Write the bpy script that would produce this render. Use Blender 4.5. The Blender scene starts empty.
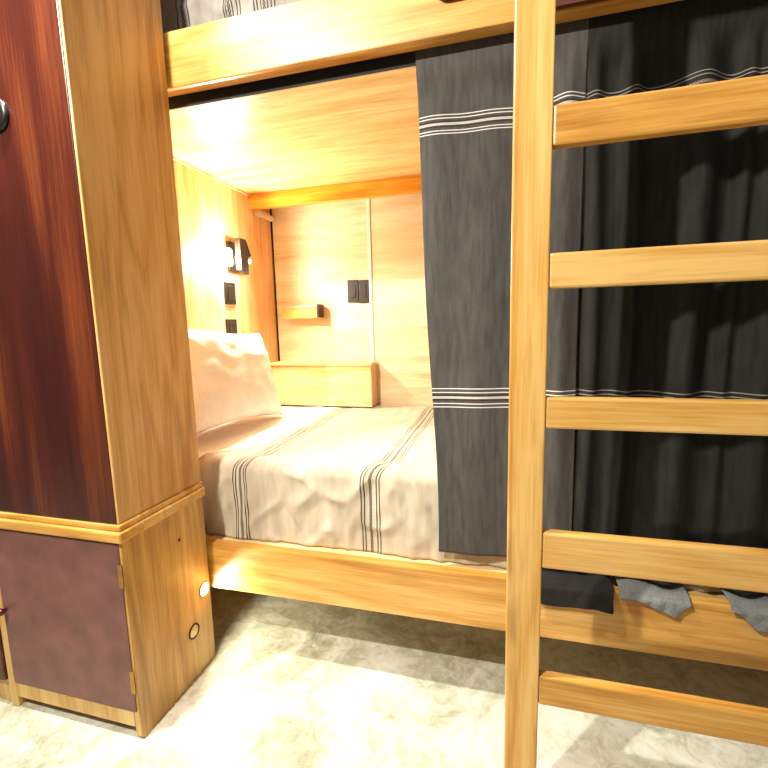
import bpy, bmesh, math, random
from mathutils import Vector, Matrix, noise
random.seed(7)
scn = bpy.context.scene
COL = scn.collection

# ------------------------------------------------------------------ helpers
def lin(h):
    h = h.lstrip('#')
    o = []
    for i in (0, 2, 4):
        c = int(h[i:i+2], 16) / 255
        o.append(c/12.92 if c <= .04045 else ((c+.055)/1.055)**2.4)
    return (*o, 1)

class NT:
    def __init__(s, name):
        s.m = bpy.data.materials.new(name); s.m.use_nodes = True
        s.t = s.m.node_tree; s.b = s.t.nodes['Principled BSDF']
    def n(s, typ, **kw):
        nd = s.t.nodes.new('ShaderNode'+typ)
        for k, v in kw.items():
            if k.startswith('i_'):
                key = k[2:]
                key = int(key) if key.isdigit() else key.replace('_', ' ')
                nd.inputs[key].default_value = v
            else: setattr(nd, k, v)
        return nd
    def l(s, a, b): s.t.links.new(a, b)
    def math(s, op, a, b=None, c=None, clamp=False):
        nd = s.t.nodes.new('ShaderNodeMath'); nd.operation = op; nd.use_clamp = clamp
        for i, v in enumerate((a, b, c)):
            if v is None: continue
            if isinstance(v, (int, float)): nd.inputs[i].default_value = v
            else: s.l(v, nd.inputs[i])
        return nd.outputs[0]
    def mix(s, fac, a, b):
        nd = s.t.nodes.new('ShaderNodeMix'); nd.data_type = 'RGBA'
        for idx, v in ((0, fac), (6, a), (7, b)):
            if isinstance(v, (int, float, tuple)): nd.inputs[idx].default_value = v
            else: s.l(v, nd.inputs[idx])
        return nd.outputs[2]
    def ramp(s, fac, stops):
        nd = s.t.nodes.new('ShaderNodeValToRGB'); e = nd.color_ramp.elements
        while len(e) < len(stops): e.new(.5)
        for i, (p, c) in enumerate(stops): e[i].position = p; e[i].color = c
        s.l(fac, nd.inputs[0]); return nd.outputs[0]
    def bump(s, h, strength=.3, dist=.002):
        nd = s.n('Bump'); nd.inputs['Strength'].default_value = strength
        nd.inputs['Distance'].default_value = dist
        s.l(h, nd.inputs['Height']); s.l(nd.outputs[0], s.b.inputs['Normal'])

def wood(name, dark, mid, light, axis='x', rough=.38, scale=1.0, ring=1.0, spec=.5, blotch=.55, rk=.16, nring=5.0, fine=.38, sw=.35, streak=.55):
    w = NT(name)
    tc = w.n('TexCoord'); oi = w.n('ObjectInfo')
    off = w.n('VectorMath', operation='SCALE'); off.inputs[0].default_value = (37, 19, 53)
    w.l(oi.outputs['Random'], off.inputs[3])
    add = w.n('VectorMath', operation='ADD'); w.l(tc.outputs['Object'], add.inputs[0]); w.l(off.outputs[0], add.inputs[1])
    mp = w.n('Mapping'); w.l(add.outputs[0], mp.inputs[0])
    sc = {'x': (.11, 1, 1), 'y': (1, .11, 1), 'z': (1, 1, .11)}[axis]
    mp.inputs['Scale'].default_value = tuple(v*scale for v in sc)
    n1 = w.n('TexNoise', i_Scale=8.0*ring, i_Detail=2.0, i_Roughness=.5, i_Distortion=sw); w.l(mp.outputs[0], n1.inputs['Vector'])
    rings = w.math('FRACT', w.math('MULTIPLY', n1.outputs['Fac'], nring))
    rings = w.math('ABSOLUTE', w.math('SUBTRACT', w.math('MULTIPLY', rings, 2.0), 1.0))
    mp2 = w.n('Mapping'); w.l(add.outputs[0], mp2.inputs[0])
    mp2.inputs['Scale'].default_value = {'x': (.03, 1, 1), 'y': (1, .03, 1), 'z': (1, 1, .03)}[axis]
    n2 = w.n('TexNoise', i_Scale=190.0, i_Detail=3.0, i_Roughness=.6); w.l(mp2.outputs[0], n2.inputs['Vector'])
    n3 = w.n('TexNoise', i_Scale=5.0, i_Detail=2.0); w.l(mp.outputs[0], n3.inputs['Vector'])
    f = w.math('ADD', w.math('MULTIPLY', rings, rk), w.math('MULTIPLY', n2.outputs['Fac'], fine))
    f = w.math('ADD', f, w.math('MULTIPLY', n3.outputs['Fac'], blotch))
    c = w.ramp(f, [(.34, dark), (.52, mid), (.68, light)])
    mp3 = w.n('Mapping'); w.l(add.outputs[0], mp3.inputs[0])
    mp3.inputs['Scale'].default_value = {'x': (.07, 1, 1), 'y': (1, .07, 1), 'z': (1, 1, .07)}[axis]
    n4 = w.n('TexNoise', i_Scale=26.0, i_Detail=4.0, i_Roughness=.6); w.l(mp3.outputs[0], n4.inputs['Vector'])
    n5 = w.n('TexNoise', i_Scale=4.5, i_Detail=1.0); w.l(add.outputs[0], n5.inputs['Vector'])
    st = w.math('MULTIPLY', w.math('SUBTRACT', n4.outputs['Fac'], .53), 6.0, clamp=True)
    st = w.math('MULTIPLY', st, w.math('MULTIPLY', w.math('SUBTRACT', n5.outputs['Fac'], .46), 7.0, clamp=True))
    c = w.mix(w.math('MULTIPLY', st, streak), c, tuple(v*.62 for v in dark[:3])+(1,))
    w.l(c, w.b.inputs['Base Color'])
    w.b.inputs['Roughness'].default_value = rough
    w.b.inputs['Specular IOR Level'].default_value = spec
    w.bump(n2.outputs['Fac'], .15, .001)
    return w.m

def plain(name, col, rough=.5, metal=0, var=.12, nscale=30, spec=.5):
    w = NT(name)
    tc = w.n('TexCoord'); n = w.n('TexNoise', i_Scale=float(nscale), i_Detail=4.0); w.l(tc.outputs['Object'], n.inputs['Vector'])
    d = tuple(v*(1-var*2) for v in col[:3])+(1,); l_ = tuple(min(1, v*(1+var)) for v in col[:3])+(1,)
    w.l(w.ramp(n.outputs['Fac'], [(.3, d), (.7, l_)]), w.b.inputs['Base Color'])
    w.b.inputs['Roughness'].default_value = rough; w.b.inputs['Metallic'].default_value = metal
    w.b.inputs['Specular IOR Level'].default_value = spec
    return w.m

def emis(name, col, s):
    w = NT(name); w.b.inputs['Base Color'].default_value = col
    w.b.inputs['Emission Color'].default_value = col; w.b.inputs['Emission Strength'].default_value = s
    return w.m

def mesh_obj(name, bm, mat, parent=None, smooth=False, kind=None, base=None):
    bmesh.ops.recalc_face_normals(bm, faces=bm.faces)
    L = Vector(base) if base is not None else (Vector(parent['_b']) if parent is not None else Vector((0, 0, 0)))
    bmesh.ops.translate(bm, verts=bm.verts, vec=-L)
    me = bpy.data.meshes.new(name); bm.to_mesh(me); bm.free()
    if smooth:
        for p in me.polygons: p.use_smooth = True
    me.materials.append(mat)
    o = bpy.data.objects.new(name, me); COL.objects.link(o)
    if parent is not None: o.parent = parent
    else: o.location = L
    o['_b'] = tuple(L)
    if kind: o['kind'] = kind
    return o

def thing(name, label, cat, loc, group=None):
    o = bpy.data.objects.new(name, None); COL.objects.link(o); o.location = loc
    o.empty_display_size = .05; o['_b'] = tuple(loc)
    return tag(o, label, cat, group)
def tag(o, label, cat, group=None):
    o['label'] = label; o['category'] = cat
    if group: o['group'] = group
    return o

def box(bm, a, b, bev=.003, seg=2, rot=None, about=None):
    x0, y0, z0 = a; x1, y1, z1 = b
    r = bmesh.ops.create_cube(bm, size=1)
    vs = r['verts']
    for v in vs:
        v.co = Vector(((x0+x1)/2+v.co.x*(x1-x0), (y0+y1)/2+v.co.y*(y1-y0), (z0+z1)/2+v.co.z*(z1-z0)))
    if bev:
        es = list({e for v in vs for e in v.link_edges})
        rr = bmesh.ops.bevel(bm, geom=es, offset=bev, segments=seg, profile=.5, affect='EDGES')
        vs = list({v for f in rr['faces'] for v in f.verts} | {v for v in vs if v.is_valid})
    if rot is not None:
        bmesh.ops.rotate(bm, verts=vs, cent=about, matrix=rot)
    return vs
def bx(name, a, b, mat, parent=None, bev=.003, **k):
    bm = bmesh.new(); box(bm, a, b, bev); return mesh_obj(name, bm, mat, parent, **k)

def lathe(bm, prof, cen, axis='z', seg=32):
    """prof: list of (r, h) along axis; closed ends when r == 0"""
    rings = []
    for r, h in prof:
        ring = []
        k = 1 if r < 1e-6 else seg
        for i in range(k):
            t = 2*math.pi*i/seg
            a, b = r*math.cos(t), r*math.sin(t)
            p = {'z': (a, b, h), 'x': (h, a, b), 'y': (a, h, b)}[axis]
            ring.append(bm.verts.new(Vector(cen)+Vector(p)))
        rings.append(ring)
    for A, B in zip(rings, rings[1:]):
        if len(A) == 1 and len(B) == 1: continue
        for i in range(seg):
            j = (i+1) % seg
            if len(A) == 1: bm.faces.new((A[0], B[i], B[j]))
            elif len(B) == 1: bm.faces.new((A[i], A[j], B[0]))
            else: bm.faces.new((A[i], A[j], B[j], B[i]))

def extrude_poly(bm, pts, ax, h0, h1):
    """pts: 2D polygon; ax: axis of extrusion"""
    def P(a, b, h): return {'x': (h, a, b), 'y': (a, h, b), 'z': (a, b, h)}[ax]
    A = [bm.verts.new(P(a, b, h0)) for a, b in pts]; B = [bm.verts.new(P(a, b, h1)) for a, b in pts]
    bm.faces.new(A); bm.faces.new(B)
    n = len(pts)
    for i in range(n): bm.faces.new((A[i], A[(i+1) % n], B[(i+1) % n], B[i]))

def sheet(name, mat, fn, nu, nv, parent=None, thick=.0015, base=None, uvfn=None, wrap=None):
    """fn(i/nu, j/nv) -> (pos, (u,v))"""
    L = Vector(base) if base is not None else Vector((0, 0, 0))
    vs, uvs = [], []
    for j in range(nv+1):
        for i in range(nu+1):
            p, uv = fn(i/nu, j/nv); vs.append(Vector(p)-L); uvs.append(uv)
    fs = [(j*(nu+1)+i, j*(nu+1)+i+1, (j+1)*(nu+1)+i+1, (j+1)*(nu+1)+i) for j in range(nv) for i in range(nu)]
    me = bpy.data.meshes.new(name); me.from_pydata([tuple(v) for v in vs], [], fs)
    ul = me.uv_layers.new(name='UVMap')
    for lp in me.loops: ul.data[lp.index].uv = uvs[lp.vertex_index]
    for p in me.polygons: p.use_smooth = True
    me.materials.append(mat)
    o = bpy.data.objects.new(name, me); COL.objects.link(o); o.location = L; o['_b'] = tuple(L)
    if thick:
        md = o.modifiers.new('s', 'SOLIDIFY'); md.thickness = thick; md.offset = 0
    if parent is not None: o.parent = parent
    return o
def nz(x, y, z=0, s=1.0): return noise.noise(Vector((x*s, y*s, z)))
def sst(a, b, x):
    t = max(0, min(1, (x-a)/(b-a))); return t*t*(3-2*t)

# ------------------------------------------------------------------ materials
PINE = (lin('#b07428'), lin('#d09a48'), lin('#e2b66c'))
M = {}
for ax in 'xyz':
    M['pine_'+ax] = wood('pine_'+ax, *PINE, axis=ax, rough=.36)
M['column'] = wood('column_pine', lin('#a9742e'), lin('#cf9c55'), lin('#e2b878'), axis='z', rough=.4)
M['lowpanel'] = wood('low_panel_pine', lin('#a87a32'), lin('#c99c55'), lin('#dcb878'), axis='z', rough=.4)
M['honey'] = wood('honey_panel', lin('#c98d4c'), lin('#dfab72'), lin('#ecc396'), axis='z', rough=.4)
M['deck'] = wood('deck_board', lin('#b98a44'), lin('#e2bc7c'), lin('#efd29c'), axis='x', rough=.35)
M['amber'] = wood('amber_beam', lin('#b06a10'), lin('#dc9420'), lin('#efb040'), axis='x', rough=.35)
M['ply'] = wood('pale_plywood', lin('#cdb083'), lin('#dec79c'), lin('#ead8b4'), axis='x', rough=.5, ring=.6)
M['red'] = wood('red_stained_door', lin('#280b07'), lin('#43170c'), lin('#763a18'), axis='z', rough=.3, ring=.3, blotch=.6, rk=.15, nring=4.0, fine=.2, sw=1.0)
M['plum'] = plain('plum_door', lin('#764a43'), .45, var=.13, nscale=14)
M['brownwood'] = wood('dark_brown_wood', lin('#2a1008'), lin('#431c0c'), lin('#5a2a14'), axis='x', rough=.4)
M['knobred'] = plain('dark_red_knob', lin('#4a1414'), .3)
M['brass'] = plain('dull_brass', lin('#b98f4c'), .35, metal=.8)
M['black'] = plain('black_plastic', lin('#17140f'), .35)
M['blackm'] = plain('black_metal', lin('#1c1610'), .4, metal=.2)
M['bulb'] = emis('lamp_glow', (1, .80, .50, 1), 45)
M['led'] = emis('led_glow', (1, .86, .60, 1), 30)
M['dim'] = plain('unlit_diffuser', lin('#f3dcae'), .4)
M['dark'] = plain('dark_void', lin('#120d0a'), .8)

def linen(name, base_d, base_l, weave=900, rough=.9):
    w = NT(name)
    uv = w.n('UVMap'); sep = w.n('SeparateXYZ'); w.l(uv.outputs[0], sep.inputs[0])
    return w, sep.outputs[0], sep.outputs[1], uv
def bandmask(w, t, s, c, offs, hw, motif=None, mhw=.004, per=.011):
    """lines at c+offs of half width hw; motif: wavy chain at c+motif"""
    tot = None
    for o in offs:
        m = w.math('LESS_THAN', w.math('ABSOLUTE', w.math('SUBTRACT', t, c+o)), hw)
        tot = m if tot is None else w.math('MAXIMUM', tot, m)
    if motif is not None:
        ph = w.math('SINE', w.math('MULTIPLY', s, 2*math.pi/per))
        m = w.math('LESS_THAN', w.math('ABSOLUTE', w.math('SUBTRACT', w.math('SUBTRACT', t, c+motif), w.math('MULTIPLY', ph, mhw))), hw)
        m = w.math('MAXIMUM', m, w.math('LESS_THAN', w.math('ABSOLUTE', w.math('ADD', w.math('SUBTRACT', t, c+motif), w.math('MULTIPLY', ph, mhw))), hw))
        tot = w.math('MAXIMUM', tot, m)
    return tot
def cloth_noise(w, uv, sx=300., sy=300.):
    mp = w.n('Mapping'); w.l(uv.outputs[0], mp.inputs[0]); mp.inputs['Scale'].default_value = (sx, sy, 1)
    n = w.n('TexNoise', i_Scale=1.0, i_Detail=3.0); w.l(mp.outputs[0], n.inputs['Vector'])
    return n.outputs['Fac']

# charcoal curtain with white woven bands; v is height in metres
def curtain_mat(name, c0, c1, sh=.15, wh='#e4ddd4'):
    w, U, V, uv = linen(name, None, None)
    cn = cloth_noise(w, uv, 420, 300); cn2 = cloth_noise(w, uv, 60, 9)
    mixn = w.math('ADD', w.math('MULTIPLY', cn, .6), w.math('MULTIPLY', cn2, .5))
    base = w.ramp(mixn, [(.3, lin(c0)), (.75, lin(c1))])
    m1 = bandmask(w, V, U, 1.826, (-.026, -.018, .016, .025), .0013, 0.0, .0026, .012)
    m2 = bandmask(w, V, U, 1.015, (-.030, -.019, .016, .028), .0015, 0.0, .0026, .013)
    mm = w.math('MAXIMUM', m1, m2)
    core = w.math('MAXIMUM', w.math('LESS_THAN', w.math('ABSOLUTE', w.math('SUBTRACT', V, 1.826)), .009),
                  w.math('LESS_THAN', w.math('ABSOLUTE', w.math('SUBTRACT', V, 1.015)), .010))
    c = w.mix(w.math('MULTIPLY', core, .8), base, lin('#30241f'))
    c = w.mix(w.math('MULTIPLY', mm, .9), c, lin(wh))
    w.l(c, w.b.inputs['Base Color']); w.b.inputs['Roughness'].default_value = .85
    w.b.inputs['Specular IOR Level'].default_value = .25
    w.b.inputs['Sheen Weight'].default_value = sh; w.bump(cn, .4, .001)
    return w.m


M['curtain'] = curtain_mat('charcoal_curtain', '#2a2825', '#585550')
M['curtain_shaded'] = curtain_mat('charcoal_curtain_shaded', '#090908', '#2c2d28', .0, '#8d857c')  # darker copy for the right panel, shade put into cloth and bands

# beige bedspread with dark line bands across; u is length along the bed
def spread(name, bands, edge=None, b0='#a89a82', b1='#d8ccb6'):
    w, U, V, uv = linen(name, None, None)
    cn = cloth_noise(w, uv, 260, 500); cn2 = cloth_noise(w, uv, 26, 5)
    mixn = w.math('ADD', w.math('MULTIPLY', cn, .5), w.math('MULTIPLY', cn2, .5))
    base = w.ramp(mixn, [(.3, lin(b0)), (.7, lin(b1))])
    tot = None
    for cpos, offs, mo in bands:
        m = bandmask(w, U, V, cpos, offs, .0022, mo, .0036, .026)
        tot = m if tot is None else w.math('MAXIMUM', tot, m)
    if edge is not None:
        ss = w.n('MapRange', interpolation_type='SMOOTHSTEP'); w.l(V, ss.inputs[0]); ss.inputs[1].default_value = .86; ss.inputs[2].default_value = 1.12
        U2 = w.math('ADD', U, w.math('MULTIPLY', ss.outputs[0], .14))
        e = w.math('LESS_THAN', w.math('ABSOLUTE', w.math('SUBTRACT', U2, edge)), .0028)
        tot = w.math('MAXIMUM', tot, e)
        base = w.mix(w.math('LESS_THAN', U2, edge), base, lin('#f7f2ea'))
    c = w.mix(w.math('MULTIPLY', tot, .95), base, lin('#1d1814'))
    w.l(c, w.b.inputs['Base Color']); w.b.inputs['Roughness'].default_value = .8
    w.b.inputs['Sheen Weight'].default_value = .1; w.bump(cn, .4, .001)
    return w.m
M['spread'] = spread('beige_bedspread', [(.104, (-.028, -.018, .018, .028), 0.), (.615, (-.033, -.022, .022, .033), 0.),
                                         (1.12, (-.033, -.022, .022, .033), 0.)], edge=.045)
M['spread2'] = spread('striped_bedspread', [(.185, (-.03, -.022, .0, .015, .026), -.011), (.30, (-.035, -.025, -.012, .012, .025, .037), 0.),
                                            (.0, (-.02, .02), 0.), (.8, (-.03, -.02, .02, .03), 0.)], b0='#6d675f', b1='#a39c92')
def fabric(name, a, b, sx=200, sy=200):
    w = NT(name); tc = w.n('TexCoord'); n = w.n('TexNoise', i_Scale=float(sx), i_Detail=3.0); w.l(tc.outputs['Object'], n.inputs['Vector'])
    n2 = w.n('TexNoise', i_Scale=9.0); w.l(tc.outputs['Object'], n2.inputs['Vector'])
    f = w.math('ADD', w.math('MULTIPLY', n.outputs['Fac'], .5), w.math('MULTIPLY', n2.outputs['Fac'], .5))
    w.l(w.ramp(f, [(.3, lin(a)), (.7, lin(b))]), w.b.inputs['Base Color']); w.b.inputs['Roughness'].default_value = .9
    w.bump(n.outputs['Fac'], .3, .001); return w.m
M['pillow'] = fabric('white_cotton', '#e6ddd2', '#fbf6f0', 120)
M['mattress'] = fabric('mattress_ticking', '#d8cfc0', '#efe8dc')
M['blackcloth'] = fabric('black_cloth', '#0c0a09', '#1d1a18')
M['grey'] = fabric('grey_blanket', '#5c5f5f', '#8b8e8b', 160)

# polished concrete
w = NT('polished_concrete'); tc = w.n('TexCoord')
n1 = w.n('TexNoise', i_Scale=2.6, i_Detail=7.0, i_Roughness=.62, i_Distortion=1.0); w.l(tc.outputs['Object'], n1.inputs['Vector'])
n2 = w.n('TexNoise', i_Scale=13.0, i_Detail=9.0, i_Roughness=.78, i_Distortion=1.4); w.l(tc.outputs['Object'], n2.inputs['Vector'])
f = w.math('ADD', w.math('MULTIPLY', n1.outputs['Fac'], .55), w.math('MULTIPLY', n2.outputs['Fac'], .45))
c = w.ramp(f, [(.36, lin('#86846c')), (.46, lin('#b4b29a')), (.53, lin('#d2d0be')), (.64, lin('#e8e6da'))])
w.l(c, w.b.inputs['Base Color'])
w.l(w.math('ADD', w.math('MULTIPLY', n2.outputs['Fac'], .3), .3), w.b.inputs['Roughness'])
w.bump(n2.outputs['Fac'], .25, .004)
M['floor'] = w.m
M['batten'] = plain('cream_batten', lin('#fbf0d4'), .6, var=.01)
M['wallpaint'] = plain('cream_plaster', lin('#c9b89a'), .8, var=.05, nscale=4)

# ------------------------------------------------------------------ geometry constants (metres)
YC = -.366        # front plane of cabinet and ladder
XL = -.345        # inner left wall of the bunk
YB = 1.25         # rear wall
ZC = 1.995        # underside of the upper deck
XR = 2.15         # right end of the bunk

# ------------------------------------------------------------------ setting
bx('floor', (-2.6, -3.2, -.06), (3.4, YB+.1, 0), M['floor'], bev=0, kind='structure')
bx('wall_back', (-2.6, YB, 0), (3.4, YB+.08, 3.6), M['ply'], bev=0, kind='structure')
bx('trim_1', (.281, YB-.008, .03), (.299, YB, ZC-.001), M['batten'], bev=.002, kind='structure')
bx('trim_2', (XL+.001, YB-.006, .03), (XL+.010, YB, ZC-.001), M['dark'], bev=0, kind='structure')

# ------------------------------------------------------------------ bunk bed
bed = thing('bunk_bed', 'honey-coloured pine built-in bunk bed, lower berth lit, upper berth above the frame', 'bunk bed', (.8, .6, 0))
bx('lower_rail', (XL, 0, .279), (XR, .035, .459), M['pine_x'], bed, .004)
bx('upper_rail', (XL, 0, 2.025), (XR, .048, 2.192), M['pine_x'], bed, .004)
bx('upper_deck', (XL+.001, .0645, ZC), (XR, YB-.001, ZC+.03), M['deck'], bed, .002)
bx('rear_beam', (XL+.001, 1.0, ZC-.08), (XR, 1.04, ZC-.0005), M['amber'], bed, .003)
bx('cleat', (XL+.001, 1.06, ZC-.10), (XL+.035, YB-.012, ZC-.075), M['ply'], bed, .003)
bx('side_panel', (XL-.03, .0, 0), (XL, YB-.001, 2.75), M['honey'], bed, .002)
bx('end_panel', (XR, .0, 0), (XR+.03, YB-.001, 2.75), M['honey'], bed, .002)
bx('mattress_base', (XL+.001, .036, .42), (XR-.001, YB-.012, .445), M['deck'], bed, .002)
bx('ceiling_trim', (XL+.0005, .10, ZC-.012), (XL+.010, .998, ZC-.0005), M['deck'], bed, .002)
# dark strip painting in the shaded gap at the deck's front edge, behind curtains
bx('gap_shade_strip', (XL+.001, .0605, ZC+.001), (XR-.001, .0643, 2.14), M['dark'], bed, 0)

# ------------------------------------------------------------------ mattresses and bedspreads
def mattress(z0, z1, label, mx=XR-.03):
    bm = bmesh.new(); box(bm, (XL+.01, .112, z0), (mx, YB-.02, z1), .03, 4)
    o = mesh_obj('mattress', bm, M['mattress'], smooth=True, base=((XL+mx)/2, .6, z0))
    return tag(o, label, 'mattress')
mattress(.446, .742, 'thick mattress wrapped in the beige bedspread on the lower berth')
mattress(2.028, 2.405, 'mattress on the upper berth above the pine rail')

def bedspread(ztop, zbot, mat, name, label, x0, x1, yf=.082, amp=1.0, sd=0.):
    R = .05
    top = YB-.03-(yf+R); arc = R*math.pi/2; dr = ztop-R-zbot
    tot = top+arc+dr
    def fn(a, b):
        x = x0+(x1-x0)*a; s = b*tot
        if s < top: y, z, n = YB-.03-s, ztop, Vector((0, 0, 1))
        elif s < top+arc:
            t = (s-top)/R; y = yf+R-R*math.sin(t); z = ztop-R+R*math.cos(t); n = Vector((0, -math.sin(t), math.cos(t)))
        else: y, z, n = yf, ztop-R-(s-top-arc), Vector((0, -1, 0))
        d = .0085*nz(x*5+y*2, s*3.2, sd)+.0055*nz(x*17+s*5, s*5, 3+sd)+.0028*nz(x*40+s*14, s*12, 7+sd)
        fr = sst(top-.05, top+arc, s)
        ridge = 1-abs(nz(x*9+s*3.0, s*6-x*3, 11+sd))*3.2
        d += .011*fr*max(0, ridge)**1.5*amp - .004*(1-fr)
        d = max(d, -.006) if fr < .5 else max(d, -.003)
        p = Vector((x, y, z))+n*d*amp
        # slack hem
        u = x-.055*(1-fr)
        return p, (u, s)
    o = sheet(name, mat, fn, 260, 170, base=((x0+x1)/2, .6, ztop-.05))
    return tag(o, label, 'bedspread')
bedspread((.762), .449, M['spread'], 'bedspread', 'creased cream bedspread with dark woven line bands on the lower berth', XL+.012, XR-.04)
bedspread(2.43, 2.10, M['spread2'], 'bedspread', 'grey and white striped bedspread behind the upper pine rail', XL+.012, XR-.04, yf=.105, sd=5.)

# pillow leaning against the left panel
def pillow():
    W, H, T = .74, .47, .17
    bm = bmesh.new(); N = 30
    for sgn in (1, -1):
        g = [[None]*(N+1) for _ in range(N+1)]
        for i in range(N+1):
            for j in range(N+1):
                a, b = 2*i/N-1, 2*j/N-1
                e = max(0, (1-abs(a)**2.6))*max(0, (1-abs(b)**2.6))
                th = T/2*e**.42
                pinch = 1-.10*(1-abs(b)**2)*abs(a)**3
                pinchb = 1-.10*(1-abs(a)**2)*abs(b)**3
                wr = .010*nz(a*4, b*4, 1)+.005*nz(a*11, b*11+a*5, 4)
                t2 = th+wr*min(1, e*4)
                g[i][j] = bm.verts.new((sgn*t2, a*W/2*pinch, b*H/2*pinchb))
        for i in range(N):
            for j in range(N):
                bm.faces.new((g[i][j], g[i+1][j], g[i+1][j+1], g[i][j+1]))
    bmesh.ops.remove_doubles(bm, verts=bm.verts, dist=.0006)
    # lean: tilt the top toward the wall (-x), small roll
    bmesh.ops.rotate(bm, verts=bm.verts, cent=(0, 0, 0), matrix=Matrix.Rotation(math.radians(-5), 3, 'X'))
    bmesh.ops.rotate(bm, verts=bm.verts, cent=(0, 0, 0), matrix=Matrix.Rotation(math.radians(-17), 3, 'Y'))
    bmesh.ops.translate(bm, verts=bm.verts, vec=(-.20, .50, 1.022))
    o = mesh_obj('pillow', bm, M['pillow'], smooth=True, base=(-.13, .62, .78))
    tag(o, 'plump white pillow leaning on the left wooden panel under the wall lamp', 'pillow')
pillow()

# ------------------------------------------------------------------ rear wall items
led_ = thing('headboard_ledge', 'low pale wooden storage ledge along the rear wall behind the mattress', 'ledge', (0, 1.2, .766))
bx('front_panel', (XL+.002, 1.115, .768), (.318, 1.130, 1.012), M['deck'], led_, .002)
bx('top_board', (XL+.002, 1.108, 1.0125), (.322, YB-.012, 1.030), M['deck'], led_, .002)
bx('end_board', (.300, 1.131, .768), (.316, YB-.012, 1.012), M['honey'], led_, .002)

shf = thing('wall_shelf', 'small wooden tray shelf on the rear wall left of the black switches', 'shelf', (-.13, YB-.04, 1.29))
bx('shelf_board', (-.290, YB-.088, 1.362), (-.0305, YB-.0005, 1.372), M['ply'], shf, .002)
bx('front_lip', (-.262, YB-.080, 1.296), (-.0305, YB-.070, 1.3615), M['pine_x'], shf, .002)
bx('bottom_board', (-.262, YB-.0695, 1.296), (-.0305, YB-.0005, 1.304), M['deck'], shf, .002)
bx('end_cap', (-.030, YB-.080, 1.300), (-.018, YB-.0005, 1.380), M['brownwood'], shf, .002)

def plate_y(x0, x1, z0, z1, label, group=None):      # switch plate on the rear wall
    t = thing('light_switch', label, 'switch', ((x0+x1)/2, YB, (z0+z1)/2), group)
    bx('plate', (x0, YB-.012, z0), (x1, YB-.0003, z1), M['black'], t, .003)
    bx('rocker', (x0+.016, YB-.016, z0+.03), (x1-.016, YB-.0122, z1-.03), M['blackm'], t, .002)
plate_y(.146, .216, 1.383, 1.517, 'black switch plate on the rear wall, left one of the side-by-side pair')
plate_y(.219, .281, 1.378, 1.514, 'black switch plate on the rear wall, touching the pale batten')
def plate_x(y0, y1, z0, z1, name, label, cat):
    t = thing(name, label, cat, (XL, (y0+y1)/2, (z0+z1)/2))
    bx('plate', (XL+.0003, y0, z0), (XL+.012, y1, z1), M['black'], t, .003)
    bx('rocker' if name == 'light_switch' else 'socket_insert', (XL+.0122, y0+.018, z0+.02), (XL+.016, y1-.018, z1-.02), M['blackm'], t, .002)
plate_x(.712, .802, 1.372, 1.488, 'light_switch', 'black switch plate on the left panel directly under the lamp', 'switch')
plate_x(.705, .795, 1.185, 1.296, 'power_socket', 'black socket plate half hidden behind the white pillow', 'socket')

# wall lamp
lamp = thing('wall_lamp', 'black wall reading lamp glowing on the left panel above the pillow', 'lamp', (XL, .80, 1.6))
bx('backplate', (XL+.0003, .755, 1.545), (XL+.018, .865, 1.70), M['blackm'], lamp, .004)
bm = bmesh.new()
extrude_poly(bm, [(.772, 1.550), (.772, 1.712), (.832, 1.712), (.876, 1.632), (.846, 1.622), (.842, 1.532)], 'x', XL+.045, XL+.075)
mesh_obj('shade', bm, M['blackm'], lamp)
bx('arm', (XL+.018, .80, 1.61), (XL+.046, .82, 1.63), M['blackm'], lamp, .002)
bm = bmesh.new(); lathe(bm, [(0, -.045), (.014, -.043), (.020, -.03), (.020, .03), (.014, .043), (0, .045)], (XL+.031, .728, 1.61), 'z', 16)
mesh_obj('bulb', bm, M['bulb'], lamp, smooth=True)
bm = bmesh.new(); lathe(bm, [(0, -.01), (.010, -.008), (.012, 0), (.010, .008), (0, .01)], (XL+.06, .870, 1.605), 'z', 12)
b2 = mesh_obj('spot_lens', bm, M['bulb'], lamp, smooth=True)

# ------------------------------------------------------------------ tall cabinet
cab = thing('cabinet', 'tall built-in pine cabinet with dark red upper door and plum lower door', 'cabinet', (-.27, -.18, 0))
ZM0, ZM1 = .646, .700
# lower side panel with a rounded front foot
bm = bmesh.new()
extrude_poly(bm, [(-.008, 0), (-.008, ZM0), (YC, ZM0), (YC, .012), (YC+.010, 0)], 'x', -.024, 0)
bmesh.ops.bevel(bm, geom=[e for e in bm.edges], offset=.002, segments=2, affect='EDGES')
mesh_obj('lower_side_panel', bm, M['lowpanel'], cab)
bx('upper_side_panel', (-.024, YC, ZM1), (0, -.008, 2.75), M['column'], cab, .003)
bx('back_board', (-.54, -.030, .06), (-.025, -.008, 2.75), M['honey'], cab, .001)
bx('left_side_panel', (-.54, YC+.001, ZM1), (-.520, -.031, 2.75), M['column'], cab, .002)
bx('left_stile', (-.54, YC, .0), (-.510, YC+.30, ZM0), M['lowpanel'], cab, .003)
bx('bottom_rail', (-.509, YC, .040), (-.025, YC+.03, .094), M['lowpanel'], cab, .003)
bx('cabinet_floor', (-.509, YC+.031, .074), (-.025, -.031, .094), M['lowpanel'], cab, .001)
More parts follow.
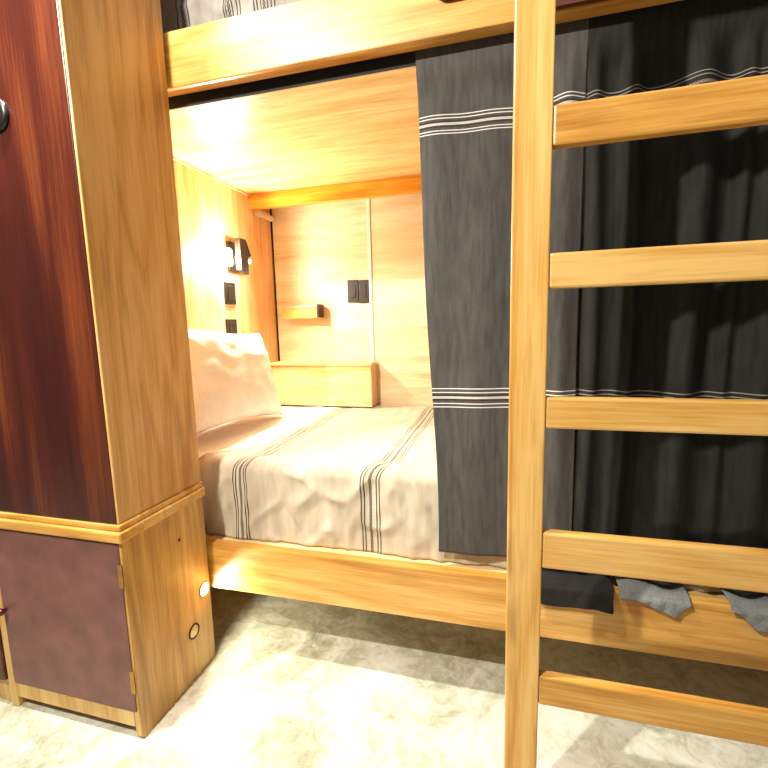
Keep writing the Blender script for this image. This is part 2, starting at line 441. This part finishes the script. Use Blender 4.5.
# moulding: stepped lip running round front and side
bm = bmesh.new()
box(bm, (-.54, YC-.014, ZM0+.001), (.013, -.004, ZM0+.034), .006, 3)
box(bm, (-.54, YC-.006, ZM0+.0342), (.006, -.005, ZM1-.0005), .005, 3)
mesh_obj('moulding', bm, M['pine_x'], cab)
dl = bx('lower_door', (-.506, YC-.004, .098), (-.0095, YC+.018, .641), M['plum'], cab, .002)
dl['label'] = 'plum brown lower door'
def knob(parent, x, z, y0, r, mat, name='knob'):
    bm = bmesh.new()
    lathe(bm, [(0, -.026), (r*.7, -.025), (r, -.018), (r*.95, -.012), (r*.5, -.007), (r*.5, -.0002), (0, -.0002)], (x, y0, z), 'y', 24)
    o = mesh_obj(name, bm, mat, parent, smooth=True); return o
k = knob(dl, -.493, .364, YC-.004, .012, M['knobred'])
for zc in (.542, .200):
    bm = bmesh.new(); box(bm, (-.0175, YC-.0062, zc-.036), (-.0100, YC-.0042, zc+.036), .0006, 1)
    lathe(bm, [(0, -.036), (.0035, -.036), (.0035, .036), (0, .036)], (-.0075, YC-.0045, zc), 'z', 10)
    h = mesh_obj('hinge', bm, M['brass'], cab)
du = bx('upper_door', (-.519, YC-.003, ZM1+.002), (-.006, YC+.016, 2.75), M['red'], cab, .002)
du['label'] = 'dark red stained upper door with swirling grain'
bm = bmesh.new()
lathe(bm, [(0, -.012), (.033, -.012), (.040, -.010), (.043, -.004), (.043, -.0002), (0, -.0002)], (-.247, YC-.003, 1.823), 'y', 40)
kk = mesh_obj('pull', bm, M['black'], du, smooth=True)
kk['label'] = 'round black recessed pull'
# neighbouring cabinet whose edge just enters at the left
c2 = thing('cabinet', 'neighbouring reddish cabinet whose edge shows at the far left of the plum door', 'cabinet', (-.80, -.18, 0))
bx('carcass', (-1.06, YC+.012, .0), (-.5415, -.008, ZM0-.002), M['lowpanel'], c2, .002)
d2 = bx('door', (-1.05, YC-.008, .098), (-.5425, YC+.0115, .636), M['brownwood'], c2, .002)
bx('upper_carcass', (-1.06, YC+.004, ZM0-.0015), (-.5415, -.008, 2.75), M['red'], c2, .002)

# recessed lights in the cabinet's side
def downlight(y, z, lit, label):
    t = thing('recessed_light', label, 'light', (0, y, z))
    bm = bmesh.new()
    lathe(bm, [(.0225, .0003), (.027, .0003), (.0272, .003), (.024, .005), (.0225, .003), (.0225, .0003)], (0, y, z), 'x', 32)
    mesh_obj('bezel', bm, M['brownwood'] if not lit else M['brass'], t, smooth=True)
    bm = bmesh.new(); lathe(bm, [(0, .0004), (.0222, .0004), (.020, .0028), (0, .0034)], (0, y, z), 'x', 24)
    mesh_obj('lens', bm, M['led'] if lit else M['dim'], t, smooth=True)
downlight(-.042, .298, True, 'bright round recessed light low on the cabinet side beside the bed rail')
downlight(-.112, .180, False, 'unlit round recessed light low on the cabinet side below the bright one')
bm = bmesh.new(); lathe(bm, [(0, .0003), (.006, .0003), (.0055, .0015), (0, .0018)], (0, -.142, .541), 'x', 16)
sc = mesh_obj('screw_cap', bm, M['brownwood'], cab)

# ------------------------------------------------------------------ ladder
lad = thing('bunk_ladder', 'golden pine bunk ladder with wide flat rungs standing in front of the folded curtain', 'ladder', (1.37, YC+.02, 0))
YF = YC; YK = YC+.045
for x0, x1 in ((1.068, 1.141), (1.640, 1.709)):
    bx('post', (x0, YF, 0), (x1, YK, 2.62), M['pine_z'], lad, .003)
rungs = [(.3725, .450), (.706, .795), (1.019, 1.091), (1.306, 1.3815), (1.574, 1.655), (1.862, 1.938), (2.15, 2.226)]
for z0, z1 in rungs:
    bx('rung', (1.1412, YF+.002, z0+.006), (1.6398, YF+.028, z1), M['pine_x'], lad, .005)
bx('mount_bracket', (1.080, YK, 2.27), (1.141, -.016, 2.33), M['pine_y'], lad, .003)
bx('mount_bracket', (1.642, YK, 2.27), (1.701, -.016, 2.33), M['pine_y'], lad, .003)
bm = bmesh.new()
R_ = .035; pts = [(2.1, 2.345), (.865, 2.345), (.865, 2.105+R_)]
for i in range(1, 9):
    t = math.pi+math.pi/2*i/8; pts.append((.865+R_+R_*math.cos(t), 2.105+R_+R_*math.sin(t)))
pts += [(1.098, 2.105), (1.10, 2.032), (2.1, 2.032)]
extrude_poly(bm, pts, 'y', -.0155, -.0005)
mesh_obj('rail_shade_board', bm, M['brownwood'], lad)  # made-up dark board; lowered right part stands in for the shaded upper rail

# ------------------------------------------------------------------ curtains
def smooth_fold(x, folds):
    return sum(a*math.exp(-((x-c)/s)**2) for c, s, a in folds)
def curtain_a(a, b):
    z = 2.045-(2.045-.500)*b
    xl = .800+.055*sst(0, 1, b)+.004*math.sin(b*9)
    xr = 1.262
    x = xl+(xr-xl)*a
    fl = sst(0, .12, b)
    d = .010*math.sin((x-.80)*16+.4)*fl + .006*math.sin((x-.8)*34+b*2)*fl
    d += .024*math.exp(-((x-1.215)/.035)**2)*fl
    d += .003*nz(x*8, z*3, 2) + .004*math.sin((x-.8)*150)*(1-fl)
    zz = z+.012*math.sin((x-.86)*9)*(1-b)*0
    # gathered heading: scalloped top edge
    if b < .001: zz += .004*math.sin(x*160)
    y = .074-.026*(1-sst(.70, 1.25, z))-d*(.5+.5*sst(.6, 1.1, z))
    top = sst(1.90, 1.975, z); y = y*(1-top)+.0545*top
    return (x, y, zz), (x*1.1, z+.010*sst(.80, 1.0, x)*0)
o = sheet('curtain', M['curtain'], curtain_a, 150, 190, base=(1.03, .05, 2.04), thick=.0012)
tag(o, 'flat charcoal curtain panel with two white woven bands left of the ladder post', 'curtain')
def curtain_b(a, b):
    z = 2.045-(2.045-.490)*b
    x0, x1 = 1.2625, 1.985
    x = x0+(x1-x0)*a
    fl = .25+.75*sst(0, .10, b)
    folds = [(1.292, .022, .022), (1.385, .022, .022), (1.525, .050, .042), (1.630, .020, .020), (1.715, .050, .042), (1.80, .026, .03), (1.87, .026, .03)]
    sh = .012*math.sin(b*5+x*4)
    d = smooth_fold(x-sh, folds)
    # folds fade and wander towards the hem
    d *= (.85+.25*nz(x*3, z*1.5, 5))
    d += .006*nz(x*5, z*2.2, 9)
    y = .088-.032*(1-sst(.70, 1.25, z))-d*fl*(1.25+.45*sst(.8, 1.2, z))
    top = sst(1.90, 1.98, z); y = y*(1-top)+(.0545+(y-.054)*.03)*top
    return (x, y, z), (x*1.3, z)
o = sheet('curtain', M['curtain_shaded'], curtain_b, 260, 190, base=(1.58, .05, 2.04), thick=.0012)
tag(o, 'charcoal curtain with painted-in shade, in deep folds behind the ladder rungs', 'curtain')

# black cloth end over the rail
def over_rail(x0, x1, zlow, name, mat, label, cat, zin=.772, seed=0., rail=.0, thk=.004, ytop=.05):
    """sheet that lies on the bed edge and drops in front of the lower rail"""
    def fn(a, b):
        x = x0+(x1-x0)*a
        zl = zlow(a)
        # path: behind the rail up high -> over rail top -> down its front
        pts = [(.066, .468), (.055, .470), (.042, .472), (.018, .470), (-.003, .466), (-.012, .455), (-.014, min(.45, zl+.02)), (-.013, zl)]
        t = b*(len(pts)-1); i = min(int(t), len(pts)-2); f = t-i
        y = pts[i][0]*(1-f)+pts[i+1][0]*f; z = pts[i][1]*(1-f)+pts[i+1][1]*f
        y -= .008*abs(nz(x*22, z*14, seed))*sst(.5, .8, b)
        z += .005*abs(nz(x*16, z*9, seed+3))*(1 if b < .6 else 0)
        return (x+.004*nz(z*20, x*8, seed), y, z), (x, b*.3)
    o = sheet(name, mat, fn, 60, 42, base=((x0+x1)/2, 0, .47), thick=thk)
    return tag(o, label, cat)
over_rail(1.160, 1.372, lambda a: .402-.004*math.sin(a*7)+.006*sst(.9, 1, 1-a), 'folded_cloth', M['blackcloth'],
          'black folded cloth hanging over the bed rail beside the ladder post', 'cloth', seed=2.)
def low1(a):
    # corner of the grey blanket: shallow at left, pointed near the right, then up again
    if a < .25: return .452-.006*a
    if a < .80: return .450-(a-.25)/.55*.038
    return .412+(a-.80)/.2*.045
over_rail(1.39, 1.568, low1, 'blanket', M['grey'], 'pointed corner of a grey rumpled blanket drooping over the bed rail', 'blanket', seed=5.)
over_rail(1.665, 1.86, lambda a: .455-.05*sst(0, .35, a), 'blanket', M['grey'],
          'grey blanket corner over the rail at the right edge of the view', 'blanket', seed=8.)

# ------------------------------------------------------------------ lights
def light(name, typ, loc, energy, col, **k):
    d = bpy.data.lights.new(name, typ); d.energy = energy; d.color = col
    for a, b in k.items(): setattr(d, a, b)
    o = bpy.data.objects.new(name, d); COL.objects.link(o); o.location = loc; return o
def aim(o, tgt):
    o.rotation_euler = (Vector(tgt)-o.location).to_track_quat('-Z', 'Y').to_euler()
key = light('ceiling_key', 'SPOT', (-.15, -.63, 3.15), 370, (1, .94, .82), shadow_soft_size=.05, spot_size=math.radians(58), spot_blend=.7)
aim(key, (.15, -.08, 1.2))
l2 = light('wall_lamp_light', 'POINT', (XL+.045, .715, 1.60), 52, (1, .90, .74), shadow_soft_size=.03)
l4 = light('lamp_down_light', 'SPOT', (XL+.10, .90, 1.58), 22, (1, .90, .74), shadow_soft_size=.03, spot_size=math.radians(140), spot_blend=.5)
aim(l4, (.5, .6, .76))
l3 = light('low_spot', 'SPOT', (.014, -.042, .298), 8, (1, .90, .68), shadow_soft_size=.008, spot_size=math.radians(150), spot_blend=.4)
aim(l3, (.5, .12, .10))
front = light('front_lamp', 'POINT', (-.05, -1.75, 2.75), 290, (1, .95, .86), shadow_soft_size=.03)
fill_area = light('overhead_fill', 'AREA', (1.0, -1.6, 3.1), 8, (1, .96, .90), shape='RECTANGLE', size=2.2, size_y=1.4)  # soft fill light added overhead, not a fixture of the place
aim(fill_area, (.9, 0, .9))

wd = bpy.data.worlds.new('w'); scn.world = wd; wd.use_nodes = True
bg = wd.node_tree.nodes['Background']; bg.inputs[0].default_value = (1, .97, .92, 1); bg.inputs[1].default_value = .12

# ------------------------------------------------------------------ camera (solved from the photograph's vanishing lines)
cd = bpy.data.cameras.new('camera'); cam = bpy.data.objects.new('camera', cd); COL.objects.link(cam)
p_, y_, r_, F = .1358, .2646, -.0251, 438.75
fw = Vector((-math.sin(y_)*math.cos(p_), math.cos(y_)*math.cos(p_), -math.sin(p_)))
rt = fw.cross(Vector((0, 0, 1))).normalized(); up = rt.cross(fw)
c_, s_ = math.cos(r_), math.sin(r_)
rt2 = rt*c_+up*s_; up2 = -rt*s_+up*c_
mw = Matrix((rt2, up2, -fw)).transposed().to_4x4(); mw.translation = Vector((1.0523, -1.3146, 1.25))
cam.matrix_world = mw
cd.sensor_width = 36; cd.lens = F/768*36; cd.clip_start = .02
scn.camera = cam
scn.view_settings.view_transform = 'Standard'
scn.view_settings.look = 'None'
scn.view_settings.exposure = .35
for o in COL.objects:
    if '_b' in o: del o['_b']
